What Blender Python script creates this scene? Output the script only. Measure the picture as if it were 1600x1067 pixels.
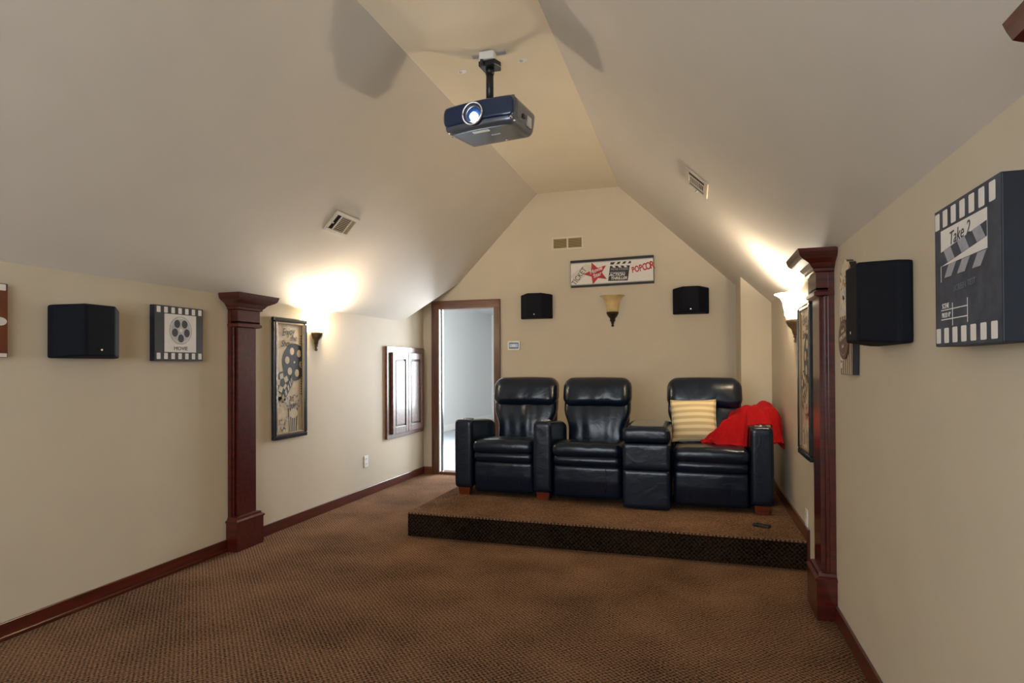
import bpy, bmesh, math, random
import numpy as np
from mathutils import Matrix, Vector
random.seed(7)
for o in list(bpy.data.objects): bpy.data.objects.remove(o, do_unlink=True)
SC = bpy.context.scene
COL = SC.collection

# ------------------------------------------------------------------ camera
F_PX, YAW, PITCH, ROLL, CY = 937.95, math.radians(16.976), math.radians(.434), math.radians(-.258), 565.06
cam = bpy.data.cameras.new('camera'); camo = bpy.data.objects.new('camera', cam); COL.objects.link(camo)
cam.sensor_width = 36.0; cam.lens = 36 * F_PX / 1600; cam.shift_y = (CY - 533.5) / 1600; cam.clip_start = .02
fw = Vector((-math.sin(YAW) * math.cos(PITCH), math.cos(YAW) * math.cos(PITCH), math.sin(PITCH)))
rt = Vector((math.cos(YAW), math.sin(YAW), 0)); up = rt.cross(fw)
rt2 = rt * math.cos(ROLL) + up * math.sin(ROLL); up2 = up * math.cos(ROLL) - rt * math.sin(ROLL)
camo.matrix_world = Matrix(((rt2.x, up2.x, -fw.x, 0), (rt2.y, up2.y, -fw.y, 0), (rt2.z, up2.z, -fw.z, 1.3), (0, 0, 0, 1)))
SC.camera = camo

# ------------------------------------------------------------------ world, exposure, large lights
wd = bpy.data.worlds.new('world'); SC.world = wd; wd.use_nodes = True
wd.node_tree.nodes['Background'].inputs[0].default_value = (.6, .7, .85, 1)
wd.node_tree.nodes['Background'].inputs[1].default_value = .3
vs = SC.view_settings
vs.view_transform = 'Standard'; vs.look = 'None'; vs.gamma = 1; vs.use_curve_mapping = False
vs.exposure = 1.3
SCONCE_W = 24.0          # bulb power of each lit wall sconce
SCONCE_COL = (1.0, .89, .72)
SCREEN_E = 3.6           # the projected picture on the screen behind the camera
HALL_W = 150.0           # daylight from the window of the next room

def area(name, loc, target, sx, sy, w, col):
    l = bpy.data.lights.new(name, 'AREA'); l.shape = 'RECTANGLE'; l.size = sx; l.size_y = sy; l.energy = w; l.color = col
    o = bpy.data.objects.new(name, l); COL.objects.link(o); o.location = loc
    o.rotation_euler = (Vector(target) - Vector(loc)).to_track_quat('-Z', 'Y').to_euler()
    return o
area('hall_window_daylight', (-2.0, 9.6, 1.5), (-2.75, 6.7, 1.35), 1.8, 1.8, HALL_W, (.88, .94, 1.0))

# ------------------------------------------------------------------ room numbers
XL, XR, YB, YF = -3.18, .68, 6.705, -1.9
ZF, XA, XB, ZL, ZR = 3.287, -1.74, -.804, 1.815, 1.88
YP, ZP, XP = 4.189, .182, -2.127

# ------------------------------------------------------------------ materials
MATS = {}
def nt(name):
    m = bpy.data.materials.new(name); m.use_nodes = True
    t = m.node_tree; b = t.nodes['Principled BSDF']
    MATS[name] = m
    return m, t, b
def N(t, typ, **kw):
    n = t.nodes.new(typ)
    for k, v in kw.items():
        if k in n.inputs.keys(): n.inputs[k].default_value = v
        else: setattr(n, k, v)
    return n
def lin(r, g, b):
    f = lambda c: (c / 255 / 12.92) if c / 255 <= .04045 else ((c / 255 + .055) / 1.055) ** 2.4
    return (f(r), f(g), f(b), 1)
def plain(name, col, rough=.5, metal=0, spec=.5, coat=0, emit=None, es=0, noise=0, nscale=30, bump=0, bscale=200, coatr=.1):
    m, t, b = nt(name)
    b.inputs['Base Color'].default_value = col; b.inputs['Roughness'].default_value = rough
    b.inputs['Metallic'].default_value = metal; b.inputs['Specular IOR Level'].default_value = spec
    b.inputs['Coat Weight'].default_value = coat; b.inputs['Coat Roughness'].default_value = coatr
    if emit: b.inputs['Emission Color'].default_value = emit; b.inputs['Emission Strength'].default_value = es
    tc = N(t, 'ShaderNodeTexCoord')
    if noise:
        n = N(t, 'ShaderNodeTexNoise', Scale=nscale, Detail=4.0); t.links.new(tc.outputs['Object'], n.inputs['Vector'])
        r = N(t, 'ShaderNodeValToRGB')
        r.color_ramp.elements[0].position = .3; r.color_ramp.elements[1].position = .7
        r.color_ramp.elements[0].color = tuple(c * (1 - noise) for c in col[:3]) + (1,)
        r.color_ramp.elements[1].color = tuple(min(1, c * (1 + noise)) for c in col[:3]) + (1,)
        t.links.new(n.outputs[0], r.inputs[0]); t.links.new(r.outputs[0], b.inputs['Base Color'])
    if bump:
        n2 = N(t, 'ShaderNodeTexNoise', Scale=bscale, Detail=3.0); t.links.new(tc.outputs['Object'], n2.inputs['Vector'])
        bp = N(t, 'ShaderNodeBump', Strength=bump, Distance=.002); t.links.new(n2.outputs[0], bp.inputs['Height'])
        t.links.new(bp.outputs[0], b.inputs['Normal'])
    return m
def wood(name, c0, c1, rough=.3, coat=.5, axis=2, scale=9):
    m, t, b = nt(name)
    tc = N(t, 'ShaderNodeTexCoord'); mp = N(t, 'ShaderNodeMapping')
    s = [scale * 4] * 3; s[axis] = scale * .35; mp.inputs['Scale'].default_value = s
    t.links.new(tc.outputs['Object'], mp.inputs[0])
    n = N(t, 'ShaderNodeTexNoise', Scale=1.0, Detail=6.0, Distortion=.6); t.links.new(mp.outputs[0], n.inputs['Vector'])
    r = N(t, 'ShaderNodeValToRGB'); r.color_ramp.elements[0].position = .3; r.color_ramp.elements[1].position = .72
    r.color_ramp.elements[0].color = c0; r.color_ramp.elements[1].color = c1
    t.links.new(n.outputs[0], r.inputs[0]); t.links.new(r.outputs[0], b.inputs['Base Color'])
    b.inputs['Roughness'].default_value = rough; b.inputs['Coat Weight'].default_value = coat; b.inputs['Coat Roughness'].default_value = .15
    return m
def carpet(name, c0, c1, vert=False, strength=.9):
    m, t, b = nt(name)
    tc = N(t, 'ShaderNodeTexCoord'); sp = N(t, 'ShaderNodeSeparateXYZ'); t.links.new(tc.outputs['Object'], sp.inputs[0])
    def mth(op, a, bb=None):
        n = N(t, 'ShaderNodeMath', operation=op)
        for i, x in enumerate((a, bb)):
            if x is None: continue
            if isinstance(x, (int, float)): n.inputs[i].default_value = x
            else: t.links.new(x, n.inputs[i])
        return n.outputs[0]
    x = sp.outputs[0]; y = sp.outputs[2] if vert else sp.outputs[1]
    k = 2 * math.pi / (.030 if vert else .026)
    wn = N(t, 'ShaderNodeTexNoise', Scale=14.0); t.links.new(tc.outputs['Object'], wn.inputs['Vector'])
    wv = mth('MULTIPLY', wn.outputs[0], .02)
    a = mth('SINE', mth('MULTIPLY', mth('ADD', x, wv), k)); c = mth('SINE', mth('MULTIPLY', mth('SUBTRACT', y, wv), k))
    lat = mth('ADD', mth('MULTIPLY', mth('MULTIPLY', a, c), .5), .5)
    ns = N(t, 'ShaderNodeTexNoise', Scale=95.0, Detail=2.0); t.links.new(tc.outputs['Object'], ns.inputs['Vector'])
    nb = N(t, 'ShaderNodeTexNoise', Scale=2.2, Detail=3.0); t.links.new(tc.outputs['Object'], nb.inputs['Vector'])
    h = mth('ADD', mth('MULTIPLY', lat, .32), mth('MULTIPLY', ns.outputs[0], .72))
    h2 = mth('ADD', h, mth('MULTIPLY', mth('SUBTRACT', nb.outputs[0], .5), .35))
    r = N(t, 'ShaderNodeValToRGB'); r.color_ramp.elements[0].position = .32; r.color_ramp.elements[1].position = .74
    r.color_ramp.elements[0].color = c0; r.color_ramp.elements[1].color = c1
    t.links.new(h2, r.inputs[0]); t.links.new(r.outputs[0], b.inputs['Base Color'])
    bp = N(t, 'ShaderNodeBump', Strength=strength, Distance=.008); t.links.new(h, bp.inputs['Height']); t.links.new(bp.outputs[0], b.inputs['Normal'])
    b.inputs['Roughness'].default_value = 1; b.inputs['Specular IOR Level'].default_value = .05
    return m
def leather(name, col):
    m, t, b = nt(name)
    b.inputs['Base Color'].default_value = col; b.inputs['Roughness'].default_value = .27; b.inputs['Specular IOR Level'].default_value = .5
    tc = N(t, 'ShaderNodeTexCoord')
    n = N(t, 'ShaderNodeTexNoise', Scale=9.0, Detail=5.0, Distortion=1.4); t.links.new(tc.outputs['Object'], n.inputs['Vector'])
    v = N(t, 'ShaderNodeTexVoronoi', Scale=260.0); t.links.new(tc.outputs['Object'], v.inputs['Vector'])
    b1 = N(t, 'ShaderNodeBump', Strength=.24, Distance=.012); t.links.new(n.outputs[0], b1.inputs['Height'])
    b2 = N(t, 'ShaderNodeBump', Strength=.12, Distance=.001); t.links.new(v.outputs[0], b2.inputs['Height']); t.links.new(b1.outputs[0], b2.inputs['Normal'])
    t.links.new(b2.outputs[0], b.inputs['Normal'])
    return m
def stripes(name, c0, c1, period, axis=1):
    m, t, b = nt(name)
    tc = N(t, 'ShaderNodeTexCoord'); sp = N(t, 'ShaderNodeSeparateXYZ'); t.links.new(tc.outputs['Object'], sp.inputs[0])
    mu = N(t, 'ShaderNodeMath', operation='MULTIPLY'); mu.inputs[1].default_value = 2 * math.pi / period
    t.links.new(sp.outputs[axis], mu.inputs[0])
    si = N(t, 'ShaderNodeMath', operation='SINE'); t.links.new(mu.outputs[0], si.inputs[0])
    r = N(t, 'ShaderNodeValToRGB'); e = r.color_ramp.elements
    e[0].position = .40; e[0].color = c0; e[1].position = .60; e[1].color = c1
    ad = N(t, 'ShaderNodeMath', operation='MULTIPLY_ADD'); ad.inputs[1].default_value = .5; ad.inputs[2].default_value = .5
    t.links.new(si.outputs[0], ad.inputs[0]); t.links.new(ad.outputs[0], r.inputs[0]); t.links.new(r.outputs[0], b.inputs['Base Color'])
    n = N(t, 'ShaderNodeTexNoise', Scale=240.0); t.links.new(tc.outputs['Object'], n.inputs['Vector'])
    bp = N(t, 'ShaderNodeBump', Strength=.3, Distance=.002); t.links.new(n.outputs[0], bp.inputs['Height']); t.links.new(bp.outputs[0], b.inputs['Normal'])
    b.inputs['Roughness'].default_value = .9
    return m

PAINT = plain('beige_paint', (.60, .515, .385, 1), .62, spec=.3, noise=.02, nscale=3, bump=.06, bscale=160)
SLOPE_TINT = plain('slope_paint_light_tint', (.70, .64, .555, 1), .65, spec=.3, noise=.015, nscale=3, bump=.06, bscale=160)  # wall paint made lighter and greyer, the light's tone put into the colour
FLATP = plain('cream_ceiling_paint', (.70, .62, .48, 1), .65, spec=.3, noise=.015, nscale=3, bump=.06, bscale=160)
WHITEP = plain('hall_paint', (.72, .72, .71, 1), .7, spec=.3)
HALLF = plain('hall_floor', (.42, .45, .48, 1), .6)
CARP = carpet('brown_carpet', lin(46, 33, 24), lin(148, 113, 86))
RISER_SHADE = carpet('riser_carpet_painted_shade', lin(8, 6, 5), lin(58, 43, 31), vert=True, strength=1)  # the floor carpet again, with the riser's shade painted in as darker colours
MAHO = wood('mahogany', lin(58, 14, 9), lin(92, 27, 17), .28, .5)
MAHOY = wood('mahogany_along', lin(62, 18, 10), lin(98, 34, 20), .28, .5, axis=1)
WALN = wood('walnut', lin(70, 40, 26), lin(112, 68, 44), .4, .2)
WALNX = wood('walnut_across', lin(84, 46, 28), lin(130, 78, 48), .3, .45, axis=0)
FOOTW = wood('foot_wood', lin(84, 34, 16), lin(130, 58, 28), .3, .4, axis=0)
LEATH = leather('black_leather', (.0035, .009, .021, 1))
SEAM = plain('seam_thread', (.003, .003, .004, 1), .7)
BLACKP = plain('black_plastic', (.012, .013, .016, 1), .35, noise=.1, nscale=40)
SPKG = plain('speaker_cloth', (.004, .005, .009, 1), .75, spec=.2, bump=.3, bscale=500)
DARKM = plain('dark_recess', (.006, .006, .006, 1), .8)
CHROME = plain('chrome', (.75, .75, .76, 1), .18, 1)
VENTW = plain('vent_enamel', lin(212, 200, 178), .4, noise=.03)
VENTB = plain('vent_brass', lin(176, 150, 96), .4, noise=.05)
WHITEPL = plain('white_plastic', lin(232, 230, 224), .35, noise=.02)
PROJ = plain('projector_shell', (.13, .15, .185, 1), .24, metal=.5, coat=.3, noise=.06, nscale=20)
PROJF = plain('projector_front', (.006, .026, .08, 1), .16, coat=.6)
LENSG = plain('lens_light', (.8, .85, 1, 1), .2, emit=(.86, .92, 1, 1), es=30)
GLASSL = plain('lens_glass', (.12, .16, .26, 1), .08, coat=1, emit=(.45, .6, 1, 1), es=.55)
SHADE_ON = plain('lit_alabaster', (.85, .8, .7, 1), .4, emit=(1, .80, .50, 1), es=18)
SHADE_OFF = plain('amber_alabaster', lin(214, 184, 126), .3, noise=.14, nscale=18, coat=.3)
BRONZE = plain('aged_bronze', lin(112, 92, 66), .45, metal=.35, noise=.3, nscale=40)
BRONZED = plain('dark_bronze', lin(50, 40, 30), .4, metal=.3, noise=.25, nscale=40)
INK = plain('print_black', (.016, .016, .019, 1), .55, noise=.25, nscale=25)
INKG = plain('print_charcoal', (.035, .033, .032, 1), .6, noise=.15, nscale=30)
CHALK = plain('print_slate', lin(62, 66, 78), .7, noise=.35, nscale=22)
SLATES = plain('canvas_side_navy', (.008, .012, .022, 1), .6, noise=.3, nscale=14)
PWHITE = plain('print_white', lin(228, 222, 214), .6, noise=.03)
PGREY = plain('print_grey', lin(158, 158, 166), .6, noise=.12, nscale=50)
PSILV = plain('print_silver', lin(186, 184, 184), .6, noise=.1, nscale=60)
PFAINT = plain('print_faint', lin(104, 108, 118), .7, noise=.2)
PRED = plain('print_red', lin(182, 44, 48), .55, noise=.12)
PCREAM = plain('print_cream', lin(226, 206, 172), .6, noise=.08, nscale=24)
PTAN = plain('print_tan', lin(150, 122, 90), .6, noise=.18, nscale=40)
PBROWN = plain('print_brown', lin(104, 48, 24), .55, noise=.2, nscale=12)
PORANGE = plain('print_orange', lin(196, 132, 74), .6, noise=.25, nscale=60)
BADGE = plain('badge_brown', lin(92, 62, 48), .5, noise=.25, nscale=40)
GLASS, gt_, gb_ = nt('picture_glass')
gb_.inputs['Base Color'].default_value = (.02, .02, .02, 1); gb_.inputs['Roughness'].default_value = .03; gb_.inputs['Alpha'].default_value = .08
gb_.inputs['Specular IOR Level'].default_value = .8; gb_.inputs['Coat Weight'].default_value = 1
FRAMEB = plain('frame_black', (.008, .010, .014, 1), .22, coat=.4)
FRAMEG = plain('frame_bronze', lin(150, 128, 96), .3, metal=.6)
REDK = plain('red_knit', (.36, .003, .005, 1), .9, spec=.2, noise=.15, nscale=60, bump=.6, bscale=160)
PILLOW = stripes('striped_cotton', lin(236, 218, 176), lin(205, 180, 134), .052, 1)
SCREENM = plain('screen_picture', (.8, .8, .8, 1), .8, emit=(.82, .91, 1, 1), es=SCREEN_E)
LCD = plain('lcd_screen', lin(120, 140, 165), .2, emit=lin(130, 150, 180), es=.25)

# ------------------------------------------------------------------ mesh helpers
def mesh_obj(name, verts, faces, mat, parent=None, smooth=False, loc=None):
    me = bpy.data.meshes.new(name); me.from_pydata([tuple(v) for v in verts], [], faces); me.update()
    return finish(name, me, mat, parent, smooth, loc)
def finish(name, me, mat, parent=None, smooth=False, loc=None):
    bm = bmesh.new(); bm.from_mesh(me); bmesh.ops.recalc_face_normals(bm, faces=bm.faces)
    for f in bm.faces: f.smooth = smooth
    bm.to_mesh(me); bm.free()
    o = bpy.data.objects.new(name, me); COL.objects.link(o)
    me.materials.append(mat)
    if parent: o.parent = parent
    if loc: o.location = loc
    return o
def part(name, bm, mat, parent=None, smooth=False):
    me = bpy.data.meshes.new(name); bm.to_mesh(me); bm.free()
    return finish(name, me, mat, parent, smooth)
def share(o, name, parent, loc=None):
    c = o.copy(); c.name = name; COL.objects.link(c); c.parent = parent
    if loc: c.location = loc
    return c
def tag(o, label, cat=None, group=None, kind=None):
    o['label'] = label
    if cat: o['category'] = cat
    if group: o['group'] = group
    if kind: o['kind'] = kind
    return o
def thing(name, label, cat, mat4=None, loc=None, group=None):
    o = bpy.data.objects.new(name, None); COL.objects.link(o); o.empty_display_size = .05
    if mat4 is not None: o.matrix_world = mat4
    if loc is not None: o.location = loc
    return tag(o, label, cat, group)
def boxb(bm, c, s, bev=0, seg=2):
    r = bmesh.ops.create_cube(bm, size=1); vs_ = r['verts']
    for v in vs_: v.co = Vector((c[0] + v.co.x * s[0], c[1] + v.co.y * s[1], c[2] + v.co.z * s[2]))
    if bev:
        es = list({e for v in vs_ for e in v.link_edges})
        bmesh.ops.bevel(bm, geom=es, offset=bev, segments=seg, profile=.5, affect='EDGES')
def bx(name, c, s, mat, parent=None, bev=0, seg=2):
    bm = bmesh.new(); boxb(bm, c, s, bev, seg); return part(name, bm, mat, parent, smooth=False)
def b2(name, lo, hi, mat, parent=None, bev=0):
    return bx(name, [(a + b) / 2 for a, b in zip(lo, hi)], [b - a for a, b in zip(lo, hi)], mat, parent, bev)
def prism(name, poly, z0, z1, mat, parent=None, bev=0, smooth=False):
    bm = bmesh.new()
    vs_ = [bm.verts.new((x, y, z0)) for x, y in poly]; f = bm.faces.new(vs_)
    r = bmesh.ops.extrude_face_region(bm, geom=[f])
    for v in r['geom']:
        if isinstance(v, bmesh.types.BMVert): v.co.z = z1
    if bev: bmesh.ops.bevel(bm, geom=bm.edges[:], offset=bev, segments=3, profile=.5, affect='EDGES')
    return part(name, bm, mat, parent, smooth)
def flat(name, polys, z, mat, parent, th=.0006):
    """thin print: several polygons at height z joined into one piece"""
    v, f = [], []
    for p in polys:
        if len(p) < 3: continue
        n0 = len(v); k = len(p)
        v += [(x, y, z - th) for x, y in p] + [(x, y, z) for x, y in p]
        f.append(tuple(range(n0 + k, n0 + 2 * k)))
        for i in range(k): f.append((n0 + i, n0 + (i + 1) % k, n0 + k + (i + 1) % k, n0 + k + i))
    return mesh_obj(name, v, f, mat, parent)
def rect(x0, y0, x1, y1): return [(x0, y0), (x1, y0), (x1, y1), (x0, y1)]
def ell(cx, cy, rx, ry=None, n=28, a0=0, rot=0):
    ry = ry or rx
    return [(cx + rx * math.cos(t) * math.cos(rot) - ry * math.sin(t) * math.sin(rot), cy + rx * math.cos(t) * math.sin(rot) + ry * math.sin(t) * math.cos(rot)) for t in (a0 + 2 * math.pi * i / n for i in range(n))]
def rrect(x0, y0, x1, y1, r, n=4):
    out = []
    for cx, cy, a in ((x1 - r, y0 + r, -90), (x1 - r, y1 - r, 0), (x0 + r, y1 - r, 90), (x0 + r, y0 + r, 180)):
        for i in range(n + 1):
            t = math.radians(a + 90 * i / n); out.append((cx + r * math.cos(t), cy + r * math.sin(t)))
    return out
def clip(poly, x0, y0, x1, y1):
    def cut(p, ins, inter):
        out = []
        for i in range(len(p)):
            a, b = p[i - 1], p[i]
            if ins(b):
                if not ins(a): out.append(inter(a, b))
                out.append(b)
            elif ins(a): out.append(inter(a, b))
        return out
    def ix(x): return lambda a, b: (x, a[1] + (b[1] - a[1]) * (x - a[0]) / (b[0] - a[0]))
    def iy(y): return lambda a, b: (a[0] + (b[0] - a[0]) * (y - a[1]) / (b[1] - a[1]), y)
    for ins, it in ((lambda q: q[0] >= x0, ix(x0)), (lambda q: q[0] <= x1, ix(x1)), (lambda q: q[1] >= y0, iy(y0)), (lambda q: q[1] <= y1, iy(y1))):
        if poly: poly = cut(poly, ins, it)
    return poly
def lathe(name, prof, mat, parent=None, seg=32, a0=0, a1=360, smooth=True, scal=None, closed=False):
    """profile (r, h) around local y axis; z is outwards"""
    full = abs(a1 - a0) >= 360; n = seg if full else seg + 1
    v = []
    for r, h in prof:
        for i in range(n):
            t = math.radians(a0 + (a1 - a0) * i / seg); rr = r * (scal(t, h) if scal else 1)
            v.append((rr * math.cos(t), h, rr * math.sin(t)))
    f = []
    for j in range(len(prof) - 1):
        for i in range(seg):
            k = (i + 1) % n
            f.append((j * n + i, j * n + k, (j + 1) * n + k, (j + 1) * n + i))
    o = mesh_obj(name, v, f, mat, parent, smooth)
    return o
def loft(name, rings, mat, parent):
    """rings of (height, half width, depth): a moulding that wraps a pilaster on its wall; local x along, y up, z out"""
    v, f = [], []
    for h, w, d in rings: v += [(-w, h, 0), (-w, h, d), (w, h, d), (w, h, 0)]
    for j in range(len(rings) - 1):
        for i in range(4):
            k = (i + 1) % 4; f.append((j * 4 + i, j * 4 + k, j * 4 + 4 + k, j * 4 + 4 + i))
    f.append((0, 1, 2, 3)); n = (len(rings) - 1) * 4; f.append((n, n + 1, n + 2, n + 3))
    return mesh_obj(name, v, f, mat, parent)
def tube(name, pts, r, mat, parent=None, seg=10, smooth=True):
    pts = [Vector(p) for p in pts]; v, f = [], []
    rr = r if isinstance(r, (list, tuple)) else [r] * len(pts)
    for i, p in enumerate(pts):
        d = (pts[min(i + 1, len(pts) - 1)] - pts[max(i - 1, 0)]).normalized()
        a = d.cross(Vector((0, 0, 1)));
        if a.length < .05: a = d.cross(Vector((1, 0, 0)))
        a.normalize(); b = d.cross(a)
        for k in range(seg):
            t = 2 * math.pi * k / seg; v.append(p + (a * math.cos(t) + b * math.sin(t)) * rr[i])
    for i in range(len(pts) - 1):
        for k in range(seg):
            q = (k + 1) % seg; f.append((i * seg + k, i * seg + q, i * seg + seg + q, i * seg + seg + k))
    f.append(tuple(range(seg))); f.append(tuple(range((len(pts) - 1) * seg, len(pts) * seg)))
    return mesh_obj(name, v, f, mat, parent, smooth)
def softbox(name, c, s, r, mat, parent=None, n=(14, 12, 12), fn=None):
    """upholstery: a rounded box with dense skin, fn bends it"""
    idx, v, f = {}, [], []
    h = np.array(s) / 2.0
    def vid(i, j, k):
        key = (i, j, k)
        if key not in idx:
            p = np.array([math.sin(math.pi / 2 * (2 * a / m - 1)) * (0.55) + (2 * a / m - 1) * .45 for a, m in zip(key, n)]) * h
            q = np.clip(p, -(h - r), h - r); d = p - q; l = np.linalg.norm(d)
            if l > 1e-9: p = q + d / l * min(r, l * 1.0) if l < r else q + d / l * r
            if fn: p = np.array(fn(p[0], p[1], p[2], h))
            idx[key] = len(v); v.append(tuple(p + np.array(c)))
        return idx[key]
    nx, ny, nz = n
    for a in range(nx):
        for b in range(ny):
            for k in (0, nz): f.append((vid(a, b, k), vid(a + 1, b, k), vid(a + 1, b + 1, k), vid(a, b + 1, k)))
    for a in range(nx):
        for b in range(nz):
            for k in (0, ny): f.append((vid(a, k, b), vid(a + 1, k, b), vid(a + 1, k, b + 1), vid(a, k, b + 1)))
    for a in range(ny):
        for b in range(nz):
            for k in (0, nx): f.append((vid(k, a, b), vid(k, a + 1, b), vid(k, a + 1, b + 1), vid(k, a, b + 1)))
    return mesh_obj(name, v, f, mat, parent, True)
def text(s, size, mat, parent, x, y, z, rot=0, shear=0, sx=1, align='CENTER', bold=0, name='lettering'):
    cu = bpy.data.curves.new('t', 'FONT'); cu.body = s; cu.size = size; cu.align_x = align; cu.align_y = 'CENTER'
    cu.extrude = .0003; cu.shear = shear; cu.offset = bold; cu.resolution_u = 4
    to = bpy.data.objects.new('t', cu); COL.objects.link(to)
    bpy.context.view_layer.update()
    dg = bpy.context.evaluated_depsgraph_get(); me = bpy.data.meshes.new_from_object(to.evaluated_get(dg))
    bpy.data.objects.remove(to, do_unlink=True); bpy.data.curves.remove(cu)
    o = bpy.data.objects.new(name, me); COL.objects.link(o); me.materials.clear(); me.materials.append(mat)
    me.transform(Matrix.Translation((x, y, z)) @ Matrix.Rotation(rot, 4, 'Z') @ Matrix.Diagonal((sx, 1, 1, 1)))
    o.parent = parent
    return o
def frame4(loc, x, y):
    x = Vector(x).normalized(); y = Vector(y).normalized(); z = x.cross(y)
    return Matrix(((x.x, y.x, z.x, loc[0]), (x.y, y.y, z.y, loc[1]), (x.z, y.z, z.z, loc[2]), (0, 0, 0, 1)))
def onL(y, z): return frame4((XL, y, z), (0, 1, 0), (0, 0, 1))
def onR(y, z): return frame4((XR, y, z), (0, -1, 0), (0, 0, 1))
def onB(x, z): return frame4((x, YB, z), (1, 0, 0), (0, 0, 1))
def onSL(x, y): return frame4((x, y, ZL + (x - XL) * (ZF - ZL) / (XA - XL)), (0, 1, 0), (XA - XL, 0, ZF - ZL))
def onSR(x, y): return frame4((x, y, ZR + (XR - x) * (ZF - ZR) / (XR - XB)), (0, -1, 0), (XB - XR, 0, ZF - ZR))
def struct(o, label): o['kind'] = 'structure'; o['label'] = label; return o

# ------------------------------------------------------------------ room shell
struct(b2('floor', (XL - .1, YF - .1, -.1), (XR + .1, YB, 0), CARP), 'brown patterned carpet floor of the theater room')
pl = bpy.data.objects.new('floor_platform', None); COL.objects.link(pl)
struct(pl, 'low carpeted seating platform under the black recliners')
b2('platform_top', (XP, YP, ZP - .014), (XR, YB, ZP), CARP, pl, .005)
b2('riser', (XP + .004, YP + .004, 0), (XR, YB, ZP - .013), RISER_SHADE, pl)
pl.children[1]['label'] = 'dotted carpet riser with shade painted into its colour'
struct(b2('wall_left', (XL - .12, YF, 0), (XL, YB, ZL + .02), PAINT), 'beige knee wall on the left')
w = b2('wall_notch', (XL - .12, 6.145, ZL + .02), (XL, YB, 2.5), PAINT); struct(w, 'beige wall above the knee height beside the door')
struct(b2('wall_right', (XR, YF, 0), (XR + .12, YB, ZR + .02), PAINT), 'beige knee wall on the right')
DX0, DX1, DZ = -2.985, -2.255, 2.012
bm = bmesh.new()
for lo, hi in (((XL - .12, YB, 0), (DX0, YB + .12, 3.5)), ((DX0, YB, DZ), (DX1, YB + .12, 3.5)), ((DX1, YB, 0), (XR + .12, YB + .12, 3.5))):
    boxb(bm, [(a + b) / 2 for a, b in zip(lo, hi)], [b - a for a, b in zip(lo, hi)])
struct(part('wall_back', bm, PAINT), 'beige gable wall behind the recliners')
struct(b2('wall_front', (XL - .12, YF - .12, 0), (XR + .12, YF, 3.5), PAINT), 'beige wall at the screen end behind the viewer')
struct(b2('ceiling', (XA, YF, ZF), (XB, YB, ZF + .08), FLATP), 'narrow flat beige ceiling strip')
sl = [(XL, YF, ZL), (XL, 6.145, ZL), (-2.70, YB, ZL + (XL + 2.70) * -1 * (ZF - ZL) / (XA - XL)), (XA, YB, ZF), (XA, YF, ZF)]
nrm = Vector((ZL - ZF, 0, XA - XL)).normalized() * .06
v = [Vector(p) for p in sl]; v2 = [p + nrm for p in v]; k = len(v)
struct(mesh_obj('ceiling_left', v + v2, [tuple(range(k)), tuple(range(2 * k - 1, k - 1, -1))] + [(i, (i + 1) % k, k + (i + 1) % k, k + i) for i in range(k)], SLOPE_TINT), 'sloping beige ceiling on the left with cut corner over the door')
sl = [(XR, YF, ZR), (XR, YB, ZR), (XB, YB, ZF), (XB, YF, ZF)]
nrm = Vector((ZF - ZR, 0, XR - XB)).normalized() * .06
v = [Vector(p) for p in sl]; v2 = [p + nrm for p in v]; k = 4
struct(mesh_obj('ceiling_right', v + v2, [tuple(range(k)), tuple(range(2 * k - 1, k - 1, -1))] + [(i, (i + 1) % k, k + (i + 1) % k, k + i) for i in range(k)], SLOPE_TINT), 'sloping beige ceiling on the right')
# little raised pocket above the door corner
A = Vector((XL, 6.145, ZL)); Bq = Vector((-2.70, YB, 2.306)); zt = 2.5
struct(mesh_obj('ceiling_pocket', [A, Bq, (Bq.x, Bq.y, zt), (A.x, A.y, zt), (XL, YB, zt), A + Vector((0, 0, .0))],
    [(0, 1, 2, 3), (3, 2, 4)], PAINT), 'small beige ceiling pocket above the door corner')
# boxed chase in the right back corner
struct(prism('wall_chase', [(.413, 6.04), (XR, 6.04), (XR, YB), (.413, YB)], ZP, 2.2, PAINT), 'beige boxed-out corner chase behind the right recliner')
# baseboards
def board(name, lo, hi, mat, label):
    e = bpy.data.objects.new(name, None); COL.objects.link(e); struct(e, label)
    return e
BBH = .085
bl = board('baseboard_left', 0, 0, 0, 'dark red wooden baseboard along the left wall')
b2('board', (XL, YF, 0), (XL + .014, 3.47, BBH), MAHOY, bl, .003); b2('board', (XL, 3.75, 0), (XL + .014, YB, BBH), MAHOY, bl, .003)
b2('shoe_moulding', (XL, YF, 0), (XL + .022, 3.47, .022), MAHOY, bl, .004)
br = board('baseboard_right', 0, 0, 0, 'reddish wooden baseboard stepping up along the right wall')
b2('board', (XR - .014, YF, 0), (XR, 3.38, BBH), MAHOY, br, .003); b2('board', (XR - .014, 3.66, 0), (XR, YP + .0, BBH), MAHOY, br, .003)
b2('board', (XR - .014, YP, ZP), (XR, 6.04, ZP + BBH), MAHOY, br, .003); b2('upright_board', (XR - .016, YP - .05, 0), (XR, YP, ZP + BBH), MAHO, br, .003)
bb = board('baseboard_back', 0, 0, 0, 'dark wooden baseboard along the back wall')
b2('board', (XL, YB - .014, 0), (-3.06, YB, BBH), WALNX, bb, .003); b2('board', (-2.18, YB - .014, 0 if False else 0), (XP, YB, BBH), WALNX, bb, .003)
b2('board', (XP, YB - .014, ZP), (.413, YB, ZP + BBH), WALNX, bb, .003)
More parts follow.
